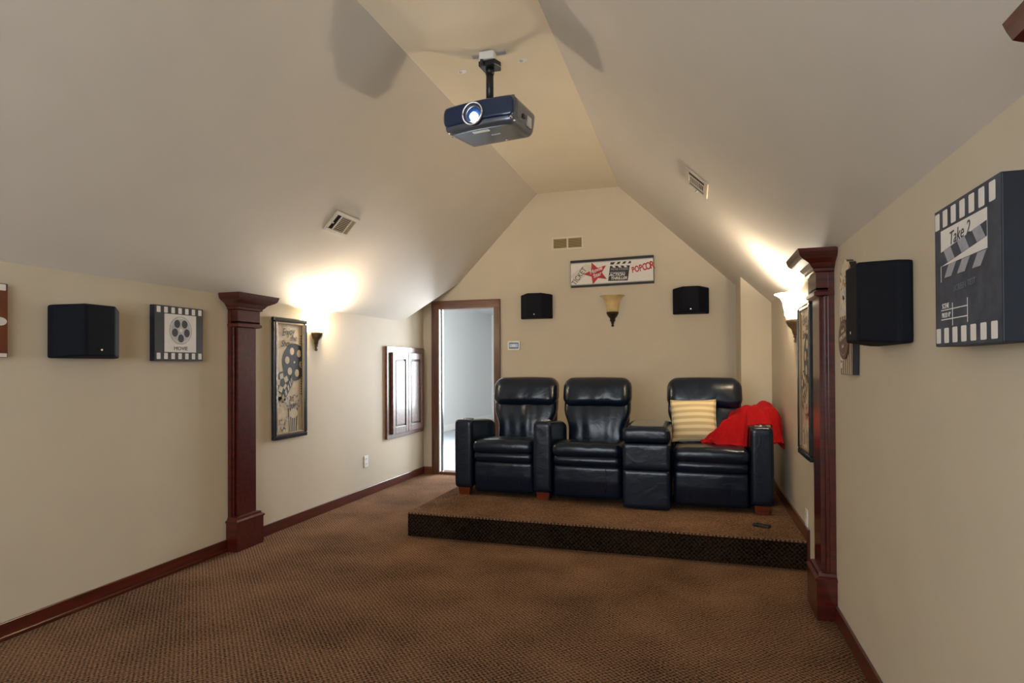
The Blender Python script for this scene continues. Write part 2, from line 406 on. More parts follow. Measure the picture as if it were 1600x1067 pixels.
# door opening
dr = bpy.data.objects.new('door_1', None); COL.objects.link(dr); struct(dr, 'open doorway with stained brown wooden casing')
def casing(name, lo, hi, mat):
    o = b2(name, lo, hi, mat, dr, .004); return o
c0, c1, ct = -3.062, -2.185, 2.092
casing('casing', (c0, YB - .018, 0), (DX0 + .012, YB, DZ - .012), WALN); casing('casing', (DX1 - .012, YB - .018, 0), (c1, YB, DZ - .012), WALN)
casing('head_casing', (c0, YB - .018, DZ - .012), (c1, YB, ct), WALNX)
casing('casing_bead', (c0, YB - .028, 0), (c0 + .018, YB - .01, ct - .018), WALN); casing('casing_bead', (c1 - .018, YB - .028, 0), (c1, YB - .01, ct - .018), WALN)
casing('casing_bead', (c0, YB - .028, ct - .018), (c1, YB - .01, ct), WALNX)
casing('jamb', (DX0, YB - .005, 0), (DX0 + .02, YB + .125, DZ), WHITEPL); casing('jamb', (DX1 - .02, YB - .005, 0), (DX1, YB + .125, DZ), WHITEPL)
casing('head_jamb', (DX0, YB - .005, DZ - .02), (DX1, YB + .125, DZ), WALNX)
casing('door_stop', (DX0 + .02, YB + .05, 0), (DX0 + .034, YB + .09, DZ - .02), FRAMEB)
casing('threshold', (DX0, YB - .005, 0), (DX1, YB + .125, .03), WALNX)
# next room seen through the doorway
struct(b2('floor_hall', (-6.0, YB, -.1), (1.0, 15, -.001), HALLF), 'pale floor of the bright next room')
struct(b2('wall_hall_left', (-4.92, YB + .12, 0), (-4.8, 15, 2.6), WHITEP), 'pale grey wall of the next room')
struct(b2('wall_hall_far', (-4.9, 14.0, 0), (1.0, 14.1, 2.6), WHITEP), 'far pale wall of the next room')
struct(b2('wall_hall_right', (-.9, YB + .12, 0), (-.8, 14, 2.6), WHITEP), 'right pale wall of the next room')
struct(b2('wall_hall_near', (-4.9, YB + .121, 0), (XL - .12, YB + .2, 2.6), WHITEP), 'near pale wall of the next room')
struct(b2('ceiling_hall', (-4.9, YB + .12, 2.56), (-.8, 14.1, 2.66), WHITEP), 'white ceiling of the next room')
struct(b2('baseboard_hall', (-4.8, YB + .2, 0), (-4.785, 14, .13), WHITEPL), 'white baseboard of the next room')
struct(prism('trim_1', [(-3.05, 2.56), (-2.93, 2.35), (-1.5, 2.35), (-1.5, 2.56)], 0, .5, WHITEPL), 'white soffit at the ceiling of the next room')
bpy.data.objects['trim_1'].matrix_world = frame4((0, 9.0, 0), (1, 0, 0), (0, 0, 1))
# projection screen at the other end of the room (behind the viewer)
sc = thing('projection_screen', 'lit white projection screen in black frame on the front wall', 'screen', frame4((-1.25, YF, 1.55), (-1, 0, 0), (0, 0, 1)))
b2('picture_surface', (-1.3, -.73, .01), (1.3, .73, .02), SCREENM, sc)
for nm, lo, hi in (('frame_rail', (-1.38, .73, 0), (1.38, .81, .04)), ('frame_rail', (-1.38, -.81, 0), (1.38, -.73, .04)), ('frame_stile', (-1.38, -.73, 0), (-1.3, .73, .04)), ('frame_stile', (1.3, -.73, 0), (1.38, .73, .04))):
    b2(nm, lo, hi, FRAMEB, sc, .004)

# ------------------------------------------------------------------ pilasters
def pilaster(mat4, ztop, label):
    t = thing('pilaster_column', label, 'column', mat4, group='mahogany pilasters on the side walls')
    loft('back_board', [(0, .118, .028), (ztop - .1, .118, .028)], MAHO, t)
    loft('shaft', [(.2, .09, .066), (ztop - .2, .09, .066)], MAHO, t)
    for s in (-1, 1): b2('corner_bead', (s * .102 - .006, .2, .02), (s * .102 + .006, ztop - .2, .044), MAHO, t, .003)
    loft('plinth', [(0, .135, .095), (.2, .135, .095)], MAHO, t)
    loft('plinth_cap', [(.2, .142, .102), (.212, .142, .102), (.222, .125, .086), (.236, .122, .084), (.242, .098, .07)], MAHO, t)
    loft('neck_band', [(ztop - .225, .1, .072), (ztop - .218, .122, .094), (ztop - .2, .122, .094), (ztop - .192, .112, .084), (ztop - .18, .112, .084)], MAHO, t)
    loft('capital_block', [(ztop - .19, .112, .084), (ztop - .09, .112, .084)], MAHO, t)
    loft('crown_moulding', [(ztop - .1, .112, .084), (ztop - .094, .126, .098), (ztop - .082, .126, .098), (ztop - .076, .134, .106), (ztop - .055, .15, .122), (ztop - .035, .186, .158), (ztop - .03, .192, .164), (ztop - .022, .2, .172), (ztop - .004, .206, .178), (ztop + .012, .21, .182)], MAHO, t)
    return t
pilaster(onL(3.61, 0), ZL - .005, 'dark red mahogany pilaster against the left wall with crown capital')
pilaster(onR(3.52, 0), ZR - .005, 'dark red mahogany pilaster against right wall beside the popcorn sign')
pilaster(onR(.995, 0), ZR - .02, 'mahogany pilaster crown at the upper right photo edge, nearest the viewer')

# ------------------------------------------------------------------ sconces
def sconce(mat4, lit, label, grp=None):
    t = thing('wall_sconce', label, 'wall lamp', mat4, group=grp)
    # local origin: rim centre on the wall; y up, z out. half bell shade
    prof_o = [(.036, -.195), (.052, -.19), (.066, -.16), (.074, -.12), (.080, -.08), (.088, -.05), (.102, -.025), (.124, -.008), (.140, 0)]
    prof = prof_o + [(.136, .002), (.118, -.006), (.096, -.022), (.082, -.048), (.074, -.08), (.068, -.12), (.060, -.158), (.04, -.18)]
    lathe('shade', prof, SHADE_ON if lit else SHADE_OFF, t, 28, 0, 180)
    hold = BRONZE if lit else BRONZED
    lathe('holder_cup', [(.0, -.30), (.016, -.295), (.024, -.275), (.03, -.25), (.05, -.225), (.062, -.2), (.066, -.185), (.06, -.178), (.0, -.182)], hold, t, 28, -10, 190, scal=lambda a, h: 1 + (.06 * abs(math.sin(5 * a)) if h > -.24 else 0))
    lathe('finial', [(0, -.345), (.011, -.342), (.017, -.332), (.013, -.32), (.009, -.314), (.018, -.306), (.02, -.298), (.012, -.29), (0, -.29)], hold, t, 18)
    b2('wall_plate', (-.03, -.285, 0), (.03, -.06, .008), hold, t, .003)
    if lit:
        lathe('bulb', [(0, -.035), (.012, -.037), (.02, -.05), (.022, -.065), (.016, -.085), (.012, -.1), (.012, -.13)], SHADE_ON, t, 14).location = (0, -.02, .062)
        l = bpy.data.lights.new('sconce_bulb', 'POINT'); l.energy = SCONCE_W; l.color = SCONCE_COL; l.shadow_soft_size = .022
        lo = bpy.data.objects.new('sconce_bulb', l); COL.objects.link(lo); lo.parent = t; lo.location = (0, -.024, .085)
    return t
sconce(onL(4.53, 1.785), True, 'lit bell-shaped wall sconce on left wall beside the tall reel poster', 'lit sconces')
sconce(onR(4.62, 1.80), True, 'lit bell-shaped wall sconce on right wall behind the mahogany pilaster', 'lit sconces')
sconce(onB(-.875, 2.077), False, 'unlit amber wall sconce on back wall under the ticket banner')

# ------------------------------------------------------------------ vents
def vent(mat4, w, h, label, kind):
    t = thing('air_vent', label, 'vent', mat4)
    fr = .03 if kind != 'back' else .024
    fm = VENTW
    prism('backing', rect(-w / 2 + .005, -h / 2 + .005, w / 2 - .005, h / 2 - .005), .0, .002, DARKM if kind != 'back' else BRONZED, t)
    b2('frame_rail', (-w / 2, h / 2 - fr, 0), (w / 2, h / 2, .010), fm, t, .003); b2('frame_rail', (-w / 2, -h / 2, 0), (w / 2, -h / 2 + fr, .010), fm, t, .003)
    b2('frame_stile', (-w / 2, -h / 2 + fr, 0), (-w / 2 + fr, h / 2 - fr, .010), fm, t, .003); b2('frame_stile', (w / 2 - fr, -h / 2 + fr, 0), (w / 2, h / 2 - fr, .010), fm, t, .003)
    iw, ih = w - 2 * fr, h - 2 * fr
    SM = VENTB if kind == 'left' else fm
    def slat(c, s, mat):
        bm = bmesh.new(); boxb(bm, (0, 0, 0), s); o = part('slat', bm, mat, t); o.location = c; return o
    if kind in ('left', 'right'):
        for x in (-iw * .27, iw * .27): b2('divider', (x - .004, -ih / 2, .001), (x + .004, ih / 2, .011), fm, t)
        first = None
        for i in range(9):
            y = -ih / 2 + ih * (i + .5) / 9
            if first is None: first = slat((0, y, .005 if kind == 'left' else .0035), (iw * .53, .0065, .006 if kind == 'left' else .002), SM)
            else: share(first, 'slat', t, (0, y, first.location.z))
        f2 = None
        for i in range(3):
            x = iw * (.33 + .06 * i)
            if f2 is None: f2 = slat((x, 0, .005), (.006, ih, .006), VENTB if kind == 'left' else BRONZED)
            else: share(f2, 'slat', t, (x, 0, .005))
        f3 = None
        for i in range(3): slat((-iw * (.33 + .06 * i), 0, .003), (.003, ih, .003), BRONZED)
        b2('lever', (-w / 2 + .02, -.012, .008), (-w / 2 + .032, .0, .024), fm, t, .002)
    else:
        b2('divider', (-.009, -ih / 2, .001), (.009, ih / 2, .010), fm, t)
        first = None
        for sx in (-1, 1):
            for i in range(11):
                y = -ih / 2 + ih * (i + .5) / 11; c = (sx * (iw / 4 + .004), y, .005)
                if first is None: first = slat(c, (iw / 2 - .01, .0048, .006), VENTB)
                else: share(first, 'slat', t, c)
    return t
vent(onSL(-2.605, 4.045), .31, .187, 'square cream ceiling register on left slope with brass slats', 'left')
vent(onSR(.02, 4.14), .335, .187, 'cream ceiling register on the right slope with thin white bars', 'right')
vent(onB(-1.38, 2.696), .37, .153, 'beige slatted return grille high on the back wall', 'back')

# ------------------------------------------------------------------ speakers
def speaker(mat4, label):
    t = thing('surround_speaker', label, 'speaker', mat4, group='black surround speakers')
    hw, hh = .185, .143
    bm = bmesh.new(); prof = [(-hw, .0), (-hw, .045), (-.085, .142), (.085, .142), (hw, .045), (hw, 0)]
    lo = [bm.verts.new((x, -hh + .012 * (abs(x) < .1), z)) for x, z in prof]; hi = [bm.verts.new((x, hh - .012 + .014 * (abs(x) < .1), z)) for x, z in prof]
    k = len(prof)
    bm.faces.new(lo); bm.faces.new(hi)
    for i in range(k): bm.faces.new((lo[i], lo[(i + 1) % k], hi[(i + 1) % k], hi[i]))
    bmesh.ops.bevel(bm, geom=bm.edges[:], offset=.011, segments=3, profile=.5, affect='EDGES')
    part('grille_body', bm, SPKG, t)
    prism('back_shell', rrect(-hw + .004, -hh + .012, hw - .004, hh - .012, .012), 0, .02, BLACKP, t, .004)
    prism('badge', ell(0, -hh * .68, .007, .0055, 12), .141, .1445, CHROME, t)
    return t
speaker(onL(2.43, 1.495), 'black angular surround speaker on the left wall next to the movie reel canvas')
speaker(onR(2.425, 1.512), 'black angular surround speaker on the right wall overlapping the popcorn sign')
speaker(onB(-1.74, 1.985), 'black surround speaker on back wall above the thermostat')
speaker(onB(-.042, 1.99), 'black surround speaker on back wall above the right recliner')

# ------------------------------------------------------------------ wall art
def canvas(mat4, w, h, d, label, face, side, name='canvas_print'):
    t = thing(name, label, 'wall art', mat4)
    b2('canvas_box', (-w / 2, -h / 2, 0), (w / 2, h / 2, d), side, t, .003)
    flat('printed_face', [rect(-w / 2 + .001, -h / 2 + .001, w / 2 - .001, h / 2 - .001)], d + .0008, face, t)
    return t
def perforations(w, y0, y1, n, pw, z, t, x0=None, x1=None, nm='film_perforations'):
    x0 = -w / 2 if x0 is None else x0; x1 = w / 2 if x1 is None else x1
    first = None
    for i in range(n):
        c = x0 + (x1 - x0) * (i + .5) / n
        if first is None:
            first = flat('perforation', [rrect(-pw / 2, y0, pw / 2, y1, min(pw, y1 - y0) * .12)], z, PWHITE, t); first.location = (c, 0, 0)
        else: share(first, 'perforation', t, (c, 0, 0))
# film reel canvas, left wall
w, h, d = .375, .345, .04
t = canvas(onL(3.04, 1.515), w, h, d, 'square filmstrip canvas with grey movie reel on the left wall', INKG, SLATES)
perforations(w, h / 2 - .045, h / 2 - .008, 7, .027, d + .0016, t, -w / 2 + .001, w / 2 - .001); perforations(w, -h / 2 + .012, -h / 2 + .05, 7, .027, d + .0016, t, -w / 2 + .001, w / 2 - .001)
flat('white_panel', [rect(-.118, -h / 2 + .056, .128, h / 2 - .05)], d + .0016, PWHITE, t)
flat('reel_disc', [ell(.005, .022, .088, .09, 40)], d + .0024, PSILV, t)
flat('reel_ring', [ell(.005, .022, .078, .08, 40)], d + .003, PWHITE, t); flat('reel_face', [ell(.005, .022, .074, .076, 40)], d + .0036, PSILV, t)
hs = []
for i in range(5):
    a = math.radians(-90 + 72 * i); cx, cy = .005 + .048 * math.cos(a), .022 + .05 * math.sin(a)
    hs.append([(cx + .023 * math.cos(q + a) * (1 if math.cos(q) > 0 else .95), cy + .026 * math.sin(q + a)) for q in (2 * math.pi * i / 20 for i in range(20))])
flat('reel_holes', hs, d + .0042, INKG, t); flat('reel_hub', [ell(.005, .022, .011)], d + .0048, PWHITE, t)
text('MOVIE', .034, INKG, t, .006, -.094, d + .002, sx=1.1)
# brown canvas at the photo's left edge
w, h = .345, .353
t = canvas(onL(2.045 - w / 2, 1.529), w, h, .03, 'brown canvas with white perforations at the left photo edge', PBROWN, PBROWN)
perforations(w, h / 2 - .034, h / 2 - .004, 7, .03, .0318, t); perforations(w, -h / 2 + .002, -h / 2 + .02, 7, .04, .0318, t)
flat('white_mark', [ell(w / 2 - .035, -.005, .03, .02)], .0318, PWHITE, t)

# clapper canvas, right wall
w, h, d = .36, .355, .07
t = canvas(onR(1.666, 1.523), w, h, d, 'deep black clapperboard canvas box on the right wall reading Take 2', CHALK, SLATES)
perforations(w, h / 2 - .0515, h / 2 - .009, 7, .028, d + .0016, t, -w / 2 - .006, w / 2 - .012); perforations(w, -h / 2 + .0085, -h / 2 + .0465, 7, .028, d + .0016, t, -w / 2 - .004, w / 2 - .008)
cx0, cx1 = -.138, .118
def lerp(a, b, s): return (a[0] + (b[0] - a[0]) * s, a[1] + (b[1] - a[1]) * s)
arm_ = [(cx0, .028), (cx1, .056), (cx1, .091), (cx0, .064)]
flat('clapper_panel', [[(cx0, .028), (cx1, .030), (cx1, .119), (cx0, .119)]], d + .0016, PWHITE, t)
flat('clapper_arm', [arm_], d + .0022, CHALK, t)
flat('arm_stripes', [[lerp(arm_[0], arm_[1], s_ + .10), lerp(arm_[0], arm_[1], s_ + .26), lerp(arm_[3], arm_[2], s_ + .16), lerp(arm_[3], arm_[2], s_)] for s_ in (.08, .40, .72)], d + .0028, PGREY, t)
flat('slate_stripes', [[(x, .0275), (x + .044, .0278), (x + .014, -.0035), (x - .028, -.0035)] for x in (-.088, -.010, .072)], d + .0022, PGREY, t)
flat('chalk_lines', [rect(cx0, -.0865, .018, -.084), rect(cx0, -.1105, .018, -.108), rect(-.069, -.127, -.067, -.071), rect(.016, -.124, .018, -.067), rect(cx0, -.012, cx0 + .002, .03)], d + .0022, PWHITE, t)
text('Take 2', .046, CHALK, t, -.025, .0905, d + .0024, rot=.06, shear=.25, sx=.95)
text('SCENE', .018, PWHITE, t, -.131, -.0755, d + .0022, align='LEFT', sx=.8); text('PROD Nº', .018, PWHITE, t, -.133, -.099, d + .0022, align='LEFT', sx=.72)
text('SCREEN TEST', .020, PFAINT, t, .0, -.0355, d + .0022, rot=.05, shear=.2)

# popcorn cutout sign, right wall
t = thing('popcorn_sign', 'popcorn box shaped wooden cutout sign partly behind the right wall speaker', 'wall sign', onR(3.03, 1.50))
top = [(.095 * math.cos(a), .185 + .085 * math.sin(a) + .006 * math.sin(a * 9)) for a in (math.pi * i / 22 for i in range(23))]
outl = [(-.105, -.245), (.105, -.245), (.12, .03)] + [(.12, .07), (.105, .12)] + top + [(-.105, .12), (-.12, .07), (-.12, .03)]
prism('cutout_board', outl, 0, .028, FRAMEB, t)
z = .0288
flat('popcorn_top', [top + [(-.105, .12), (-.12, .07), (-.12, .02), (.12, .02), (.12, .07), (.105, .12)]], z, PCREAM, t)
random.seed(3); bl_, ol_ = [], []
for i in range(70):
    x, y = random.uniform(-.1, .1), random.uniform(.03, .24)
    (ol_ if y > .12 and random.random() < .6 else bl_).append(ell(x, y, random.uniform(.009, .017), random.uniform(.008, .014), 9, rot=random.random() * 3))
flat('butter_print', ol_, z + .0008, PORANGE, t); flat('kernel_print', bl_, z + .0014, PWHITE, t)
flat('box_face', [[(-.103, -.243), (.103, -.243), (.117, .022), (-.117, .022)]], z, PCREAM, t)
flat('box_stripes', [[(x * .9 - .006, -.243), (x * .9 + .010, -.243), (x + .011, .022), (x - .007, .022)] for x in (-.1, -.06, -.02, .02, .06, .098)], z + .0008, BADGE, t)
prism('round_badge', ell(-.02, -.085, .092, .09, 40), .0, .036, BADGE, t); flat('badge_ring', [ell(-.02, -.085, .076, .074, 36)], .037, PTAN, t); flat('badge_centre', [ell(-.02, -.085, .070, .068, 36)], .0376, BADGE, t)
text('POPCORN', .03, PCREAM, t, -.02, -.075, .0382, rot=.2, sx=.85); text('fresh', .026, PCREAM, t, -.02, -.045, .0382, rot=.2); text('hot', .026, PCREAM, t, -.02, -.115, .0382, rot=.2)
flat('ticket_print', [rect(-.1, -.18, -.05, -.14), rect(-.104, -.215, -.07, -.19)], z + .0014, PWHITE, t)

# banner on back wall
w, h, d = .918, .305, .03
t = canvas(onB(-.882, 2.342), w, h, d, 'wide tilted movie banner with red star above the unlit sconce', INK, INK, 'banner_print')
t.rotation_euler.rotate_axis('Z', math.radians(.9))
z = d + .0016
px0, px1, py0, py1 = -w / 2 + .004, w / 2 - .006, -.128, .122
flat('paper', [rect(px0, py0, px1, py1)], z, PWHITE, t)
ps = []
for i in range(56):
    x = px0 + (px1 - px0) * (i + .5) / 56
    ps += [rect(x - .004, py1 - .010, x + .003, py1 - .002), rect(x - .004, py0 + .002, x + .003, py0 + .010)]
flat('perforation_print', ps, z + .0006, INKG, t)['kind'] = 'stuff'
tk = [(-.31, -.15), (-.455, -.06), (-.30, .095), (-.24, .085), (-.225, .04)]
flat('ticket_shape', [clip([(-.46, -.02), (-.40, -.12), (-.215, .045), (-.235, .10), (-.29, .105)], px0, py0 + .012, px1, py1 - .012)], z + .0006, PCREAM if False else plain('print_ivory', lin(212, 204, 190), .6, noise=.05), t)
text('TICKET', .085, INKG, t, -.36, -.030, z + .0014, rot=math.radians(52), sx=.78)
st = []
for i in range(10):
    r_ = .140 if i % 2 == 0 else .064
    a = math.radians(110 + 36 * i); st.append((-.170 + r_ * math.cos(a) * 1.02, -.005 + r_ * math.sin(a) * .93))
flat('red_star', [clip(st, px0, py0 + .004, px1, py1 - .004)], z + .0012, PRED, t)
text('Movie', .060, PWHITE, t, -.172, .026, z + .002, rot=math.radians(20), shear=.15, bold=.001); text('Star', .058, PWHITE, t, -.158, -.026, z + .002, rot=math.radians(20), shear=.15, bold=.001)
def rp(pts, cx, cy, a): return [(cx + x * math.cos(a) - y * math.sin(a), cy + x * math.sin(a) + y * math.cos(a)) for x, y in pts]
ca = math.radians(-9)
sk = lambda p: [(x * 1.2 + .018 + y * .12, y) for x, y in p]
flat('clapper_slate', [rp(sk(rect(-.092, -.105, .088, .04)), .07, .0, ca * .2)], z + .0012, INKG, t)
flat('clapper_hinge', [rp(sk(rect(-.092, .04, .088, .062)), .07, 0, ca * .2)], z + .0012, INKG, t); flat('clapper_arm', [rp(sk(rect(-.09, .078, .098, .104)), .07, 0, ca * .2 + .03)], z + .0012, INKG, t)
flat('clapper_stripes', [rp(sk([(x, .041), (x + .024, .041), (x + .010, .062), (x - .014, .062)]), .07, 0, ca * .2) for x in (-.06, -.008, .044)] + [rp(sk([(x, .0775), (x + .024, .0775), (x + .038, .1045), (x + .014, .1045)]), .07, 0, ca * .2 + .03) for x in (-.06, -.008, .044)], z + .0018, PWHITE, t)
text('MOVIE STUDIO', .030, PSILV, t, .09, .022, z + .002, rot=-.03, sx=.92); flat('small_print', [rp(rect(-.085, -.016, .08, -.008), .07, 0, -.03)], z + .0018, PGREY, t)
text('ACTION', .044, PWHITE, t, .060, -.038, z + .002, rot=-.02, shear=.25, bold=.001); text('THRILLER', .042, PWHITE, t, .080, -.078, z + .002, rot=-.02, shear=.25, bold=.001)
for i, ch in enumerate('POPCOR'): text(ch, .086 + .006 * i, PRED, t, .238 + .0405 * i, .002 + .008 * i, z + .0014, rot=.15, sx=.66, bold=.003)

# framed posters
def framed(mat4, w, h, label, fr=.034):
    t = thing('framed_poster', label, 'picture', mat4)
    b2('backing_board', (-w / 2 + .01, -h / 2 + .01, 0), (w / 2 - .01, h / 2 - .01, .01), PCREAM, t)
    for nm, lo, hi in (('frame_rail', (-w / 2, h / 2 - fr, 0), (w / 2, h / 2, .032)), ('frame_rail', (-w / 2, -h / 2, 0), (w / 2, -h / 2 + fr, .032)), ('frame_stile', (-w / 2, -h / 2 + fr, 0), (-w / 2 + fr, h / 2 - fr, .032)), ('frame_stile', (w / 2 - fr, -h / 2 + fr, 0), (w / 2, h / 2 - fr, .032))):
        b2(nm, lo, hi, FRAMEB, t, .007)
    g = fr; q = .018
    for nm, lo, hi in (('inner_fillet', (-w / 2 + g, h / 2 - g - q, .004), (w / 2 - g, h / 2 - g, .026)), ('inner_fillet', (-w / 2 + g, -h / 2 + g, .004), (w / 2 - g, -h / 2 + g + q, .026)), ('inner_fillet', (-w / 2 + g, -h / 2 + g + q, .004), (-w / 2 + g + q, h / 2 - g - q, .026)), ('inner_fillet', (w / 2 - g - q, -h / 2 + g + q, .004), (w / 2 - g, h / 2 - g - q, .026))):
        b2(nm, lo, hi, FRAMEG, t, .004)
    iw, ih = w / 2 - g - q, h / 2 - g - q
    R_ = (-iw, -ih, iw, ih); C_ = lambda p: clip(p, *R_)
    z = .0108
    random.seed(11)
    bl = [C_(ell(random.uniform(-iw, iw), random.uniform(-ih, ih), random.uniform(.02, .07), random.uniform(.01, .04), 9, rot=random.random() * 3)) for _ in range(16)]
    flat('paper_stains', bl, z, plain('print_stain', lin(208, 186, 150), .6, noise=.12), t)
    cx, cy = .062, .13
    flat('big_reel', [C_(ell(cx, cy, .152, .155, 44))], z + .0006, INKG, t)
    flat('big_reel_holes', [C_(ell(cx + .092 * math.cos(a), cy + .095 * math.sin(a), .028, .031, 18)) for a in (math.radians(50 + 60 * i) for i in range(6))] + [C_(ell(cx, cy, .01))], z + .0012, PCREAM, t)
    flat('small_reel', [C_(ell(-.085, -.035, .088, .09, 36))], z + .0014, INKG, t)
    flat('small_reel_holes', [C_(rp(rect(-.022, -.022, .022, .022), -.09 + .052 * math.cos(a), -.035 + .055 * math.sin(a), a)) for a in (math.radians(30 + 72 * i) for i in range(5))], z + .002, PCREAM, t)
    def strip(pts, wd): 
        L_ = [(p[0] + wd, p[1]) for p in pts]; return pts + L_[::-1]
    arc = [(-.10 + .12 * (i / 12) + .03 * math.sin(i / 12 * 3), -.14 + .16 * math.sin(i / 12 * 1.6)) for i in range(13)]
    flat('film_band', [C_(arc + [(x + .02, y - .055) for x, y in arc[::-1]])], z + .0026, INK, t)
    flat('film_frames', [C_([lerp(arc[i], (arc[i][0] + .02, arc[i][1] - .055), .15), lerp(arc[i + 1], (arc[i + 1][0] + .02, arc[i + 1][1] - .055), .15), lerp(arc[i + 1], (arc[i + 1][0] + .02, arc[i + 1][1] - .055), .85), lerp(arc[i], (arc[i][0] + .02, arc[i][1] - .055), .85)]) for i in range(0, 12, 2)], z + .0032, PCREAM, t)
    flat('edge_perforations', [rect(iw - .018, -.14 + .021 * i, iw - .006, -.128 + .021 * i) for i in range(24)], z + .0034, INKG, t)
    bxp = [(-.005, -ih), (.088, -ih), (.105, -.245), (-.022, -.245)]
    flat('popcorn_box', [C_(bxp)], z + .0012, INKG, t)
    flat('popcorn_box_stripes', [C_([lerp(bxp[0], bxp[1], s), lerp(bxp[0], bxp[1], s + .1), lerp(bxp[3], bxp[2], s + .1), lerp(bxp[3], bxp[2], s)]) for s in (.08, .3, .52, .74)], z + .002, PCREAM, t)
    flat('box_badge', [C_(ell(.05, -.29, .05, .04))], z + .0026, PCREAM, t)
    kp, kd = [], []
    for i in range(90):
        x, y = random.uniform(-.12, .12), random.choice((random.uniform(-.24, -.14), random.uniform(-ih, -.26)))
        if y < -.25 and x > -.02: continue
        (kp if random.random() < .6 else kd).append(C_(ell(x, y, random.uniform(.006, .014), random.uniform(.005, .01), 8, rot=random.random() * 3)))
    flat('kernel_shadow_print', kd, z + .0026, PTAN, t); flat('kernel_print', kp, z + .0032, PWHITE, t)
    text('Enjoy', .085, INKG, t, -.02, .375, z + .003, rot=.12, shear=.35, sx=.85); text('the', .065, INKG, t, .045, .325, z + .003, rot=.08, shear=.35); text('Show', .075, INKG, t, -.04, .28, z + .003, rot=.05, shear=.35, sx=.85)
    text('Movie', .06, INKG, t, .045, -.225, z + .004, rot=.25, shear=.3, sx=.8)
    prism('glass_pane', rect(-iw, -ih, iw, ih), .018, .02, GLASS, t)
    return t
framed(onL(4.158, 1.211), .42, .975, 'tall black-framed film reel poster on left wall beside the pilaster')
framed(onR(4.16, 1.211), .44, .985, 'tall black-framed poster on right wall behind the pilaster, seen edge-on')

# ------------------------------------------------------------------ thermostat, outlets
t = thing('thermostat', 'small white thermostat with grey screen on back wall by the door', 'thermostat', onB(-2.019, 1.54))
prism('housing', rrect(-.074, -.053, .074, .053, .01), 0, .018, WHITEPL, t, .003); prism('screen_bezel', rect(-.056, -.034, .056, .034), .016, .0195, BLACKP, t); prism('display', rect(-.05, -.022, .05, .022), .018, .0205, LCD, t); prism('dial', ell(0, 0, .02), .019, .0225, WHITEPL, t)
def outlet(mat4, label):
    t = thing('wall_outlet', label, 'outlet', mat4, group='white wall outlets')
    prism('cover_plate', rrect(-.036, -.058, .036, .058, .006), 0, .007, WHITEPL, t, .002)
    for s in (-1, 1):
        prism('receptacle', rrect(-.017, s * .024 - .014, .017, s * .024 + .014, .008), .006, .009, WHITEPL, t)
        for q in (-1, 1): b2('slot', (q * .007 - .0015, s * .024 - .005, .008), (q * .007 + .0015, s * .024 + .006, .0094), DARKM, t)
outlet(onL(5.36, .35), 'white duplex outlet low on left wall before the cabinet doors'); outlet(onR(4.24, .318), 'white duplex outlet low on right wall above the platform edge')

# ------------------------------------------------------------------ attic access cabinet
t = thing('access_cabinet', 'brown wooden two-door access cabinet on the left wall beside the doorway', 'cabinet', onL(6.2, 1.022))
w, h = .90, 1.0
for nm, lo, hi in (('frame_stile', (-w / 2, -h / 2, 0), (-w / 2 + .09, h / 2, .028)), ('frame_stile', (w / 2 - .09, -h / 2, 0), (w / 2, h / 2, .028)), ('frame_rail', (-w / 2 + .09, h / 2 - .07, 0), (w / 2 - .09, h / 2, .028)), ('frame_rail', (-w / 2 + .09, -h / 2, 0), (w / 2 - .09, -h / 2 + .06, .028))):
    b2(nm, lo, hi, WALN, t, .003)
for s in (-1, 1):
    x0, x1 = (-.37, -.003) if s < 0 else (.003, .37); y0, y1 = -.455, .435
    dd = b2('door', (x0, y0, .03), (x1, y1, .042), WALN, t)
    sw = .062
    for nm, lo, hi in (('stile', (x0, y0, .04), (x0 + sw, y1, .056)), ('stile', (x1 - sw, y0, .04), (x1, y1, .056)), ('rail', (x0 + sw, y1 - .075, .04), (x1 - sw, y1, .056)), ('rail', (x0 + sw, y0, .04), (x1 - sw, y0 + .075, .056))):
        b2(nm, lo, hi, WALN, dd, .004)
    g0, g1, k0, k1 = x0 + sw, x1 - sw, y0 + .075, y1 - .075
    b2('groove', (g0, k0, .041), (g1, k1, .0425), BRONZED, dd)
    b2('panel', (g0 + .014, k0 + .014, .041), (g1 - .014, k1 - .014, .052), WALN, dd, .008)

# ------------------------------------------------------------------ projector and mount
t = thing('projector_mount', 'black pole ceiling mount holding the projector', 'ceiling mount', frame4((-1.245, 3.62, ZF), (1, 0, 0), (0, 1, 0)))
prism('ceiling_plate', rect(-.11, -.035, .11, .0), -.006, 0, PGREY, t)
prism('white_junction', rrect(-.05, -.075, .05, .0, .014), -.055, -.004, WHITEPL, t, .006)
prism('swivel_bracket', [(-.06, -.05), (.05, -.06), (.075, 0), (.06, .05), (-.05, .05)], -.085, -.05, BLACKP, t, .006)
tube('clamp_bolt', [(-.03, -.07, -.09), (-.03, -.07, -.055)], .010, BLACKP, t)
tube('pole', [(0, 0, -.05), (0, 0, -.31)], .024, BLACKP, t, 16); tube('pole_collar', [(0, 0, -.085), (0, 0, -.12)], .028, BLACKP, t, 16)
tube('swivel_joint', [(-.075, 0, -.315), (.075, 0, -.315)], .03, BLACKP, t, 14)
prism('support_plate', rrect(-.11, -.09, .11, .09, .03), -.36, -.335, BLACKP, t, .004)
for i, (x, y) in enumerate(((-1.49, 3.76), (-1.06, 3.74))):
    q = thing('ceiling_anchor', ('white ceiling anchor patch left of the projector pole', 'white ceiling anchor patch right of the projector pole')[i], 'anchor', frame4((x, y, ZF), (1, 0, 0), (0, -1, 0)))
    prism('patch', ell(0, 0, .035, .022, 14, rot=.4), 0, .003, WHITEPL, q); prism('plug', ell(-.01, .004, .012, .012, 10), .0, .008, PSILV, q)
pz = 2.815
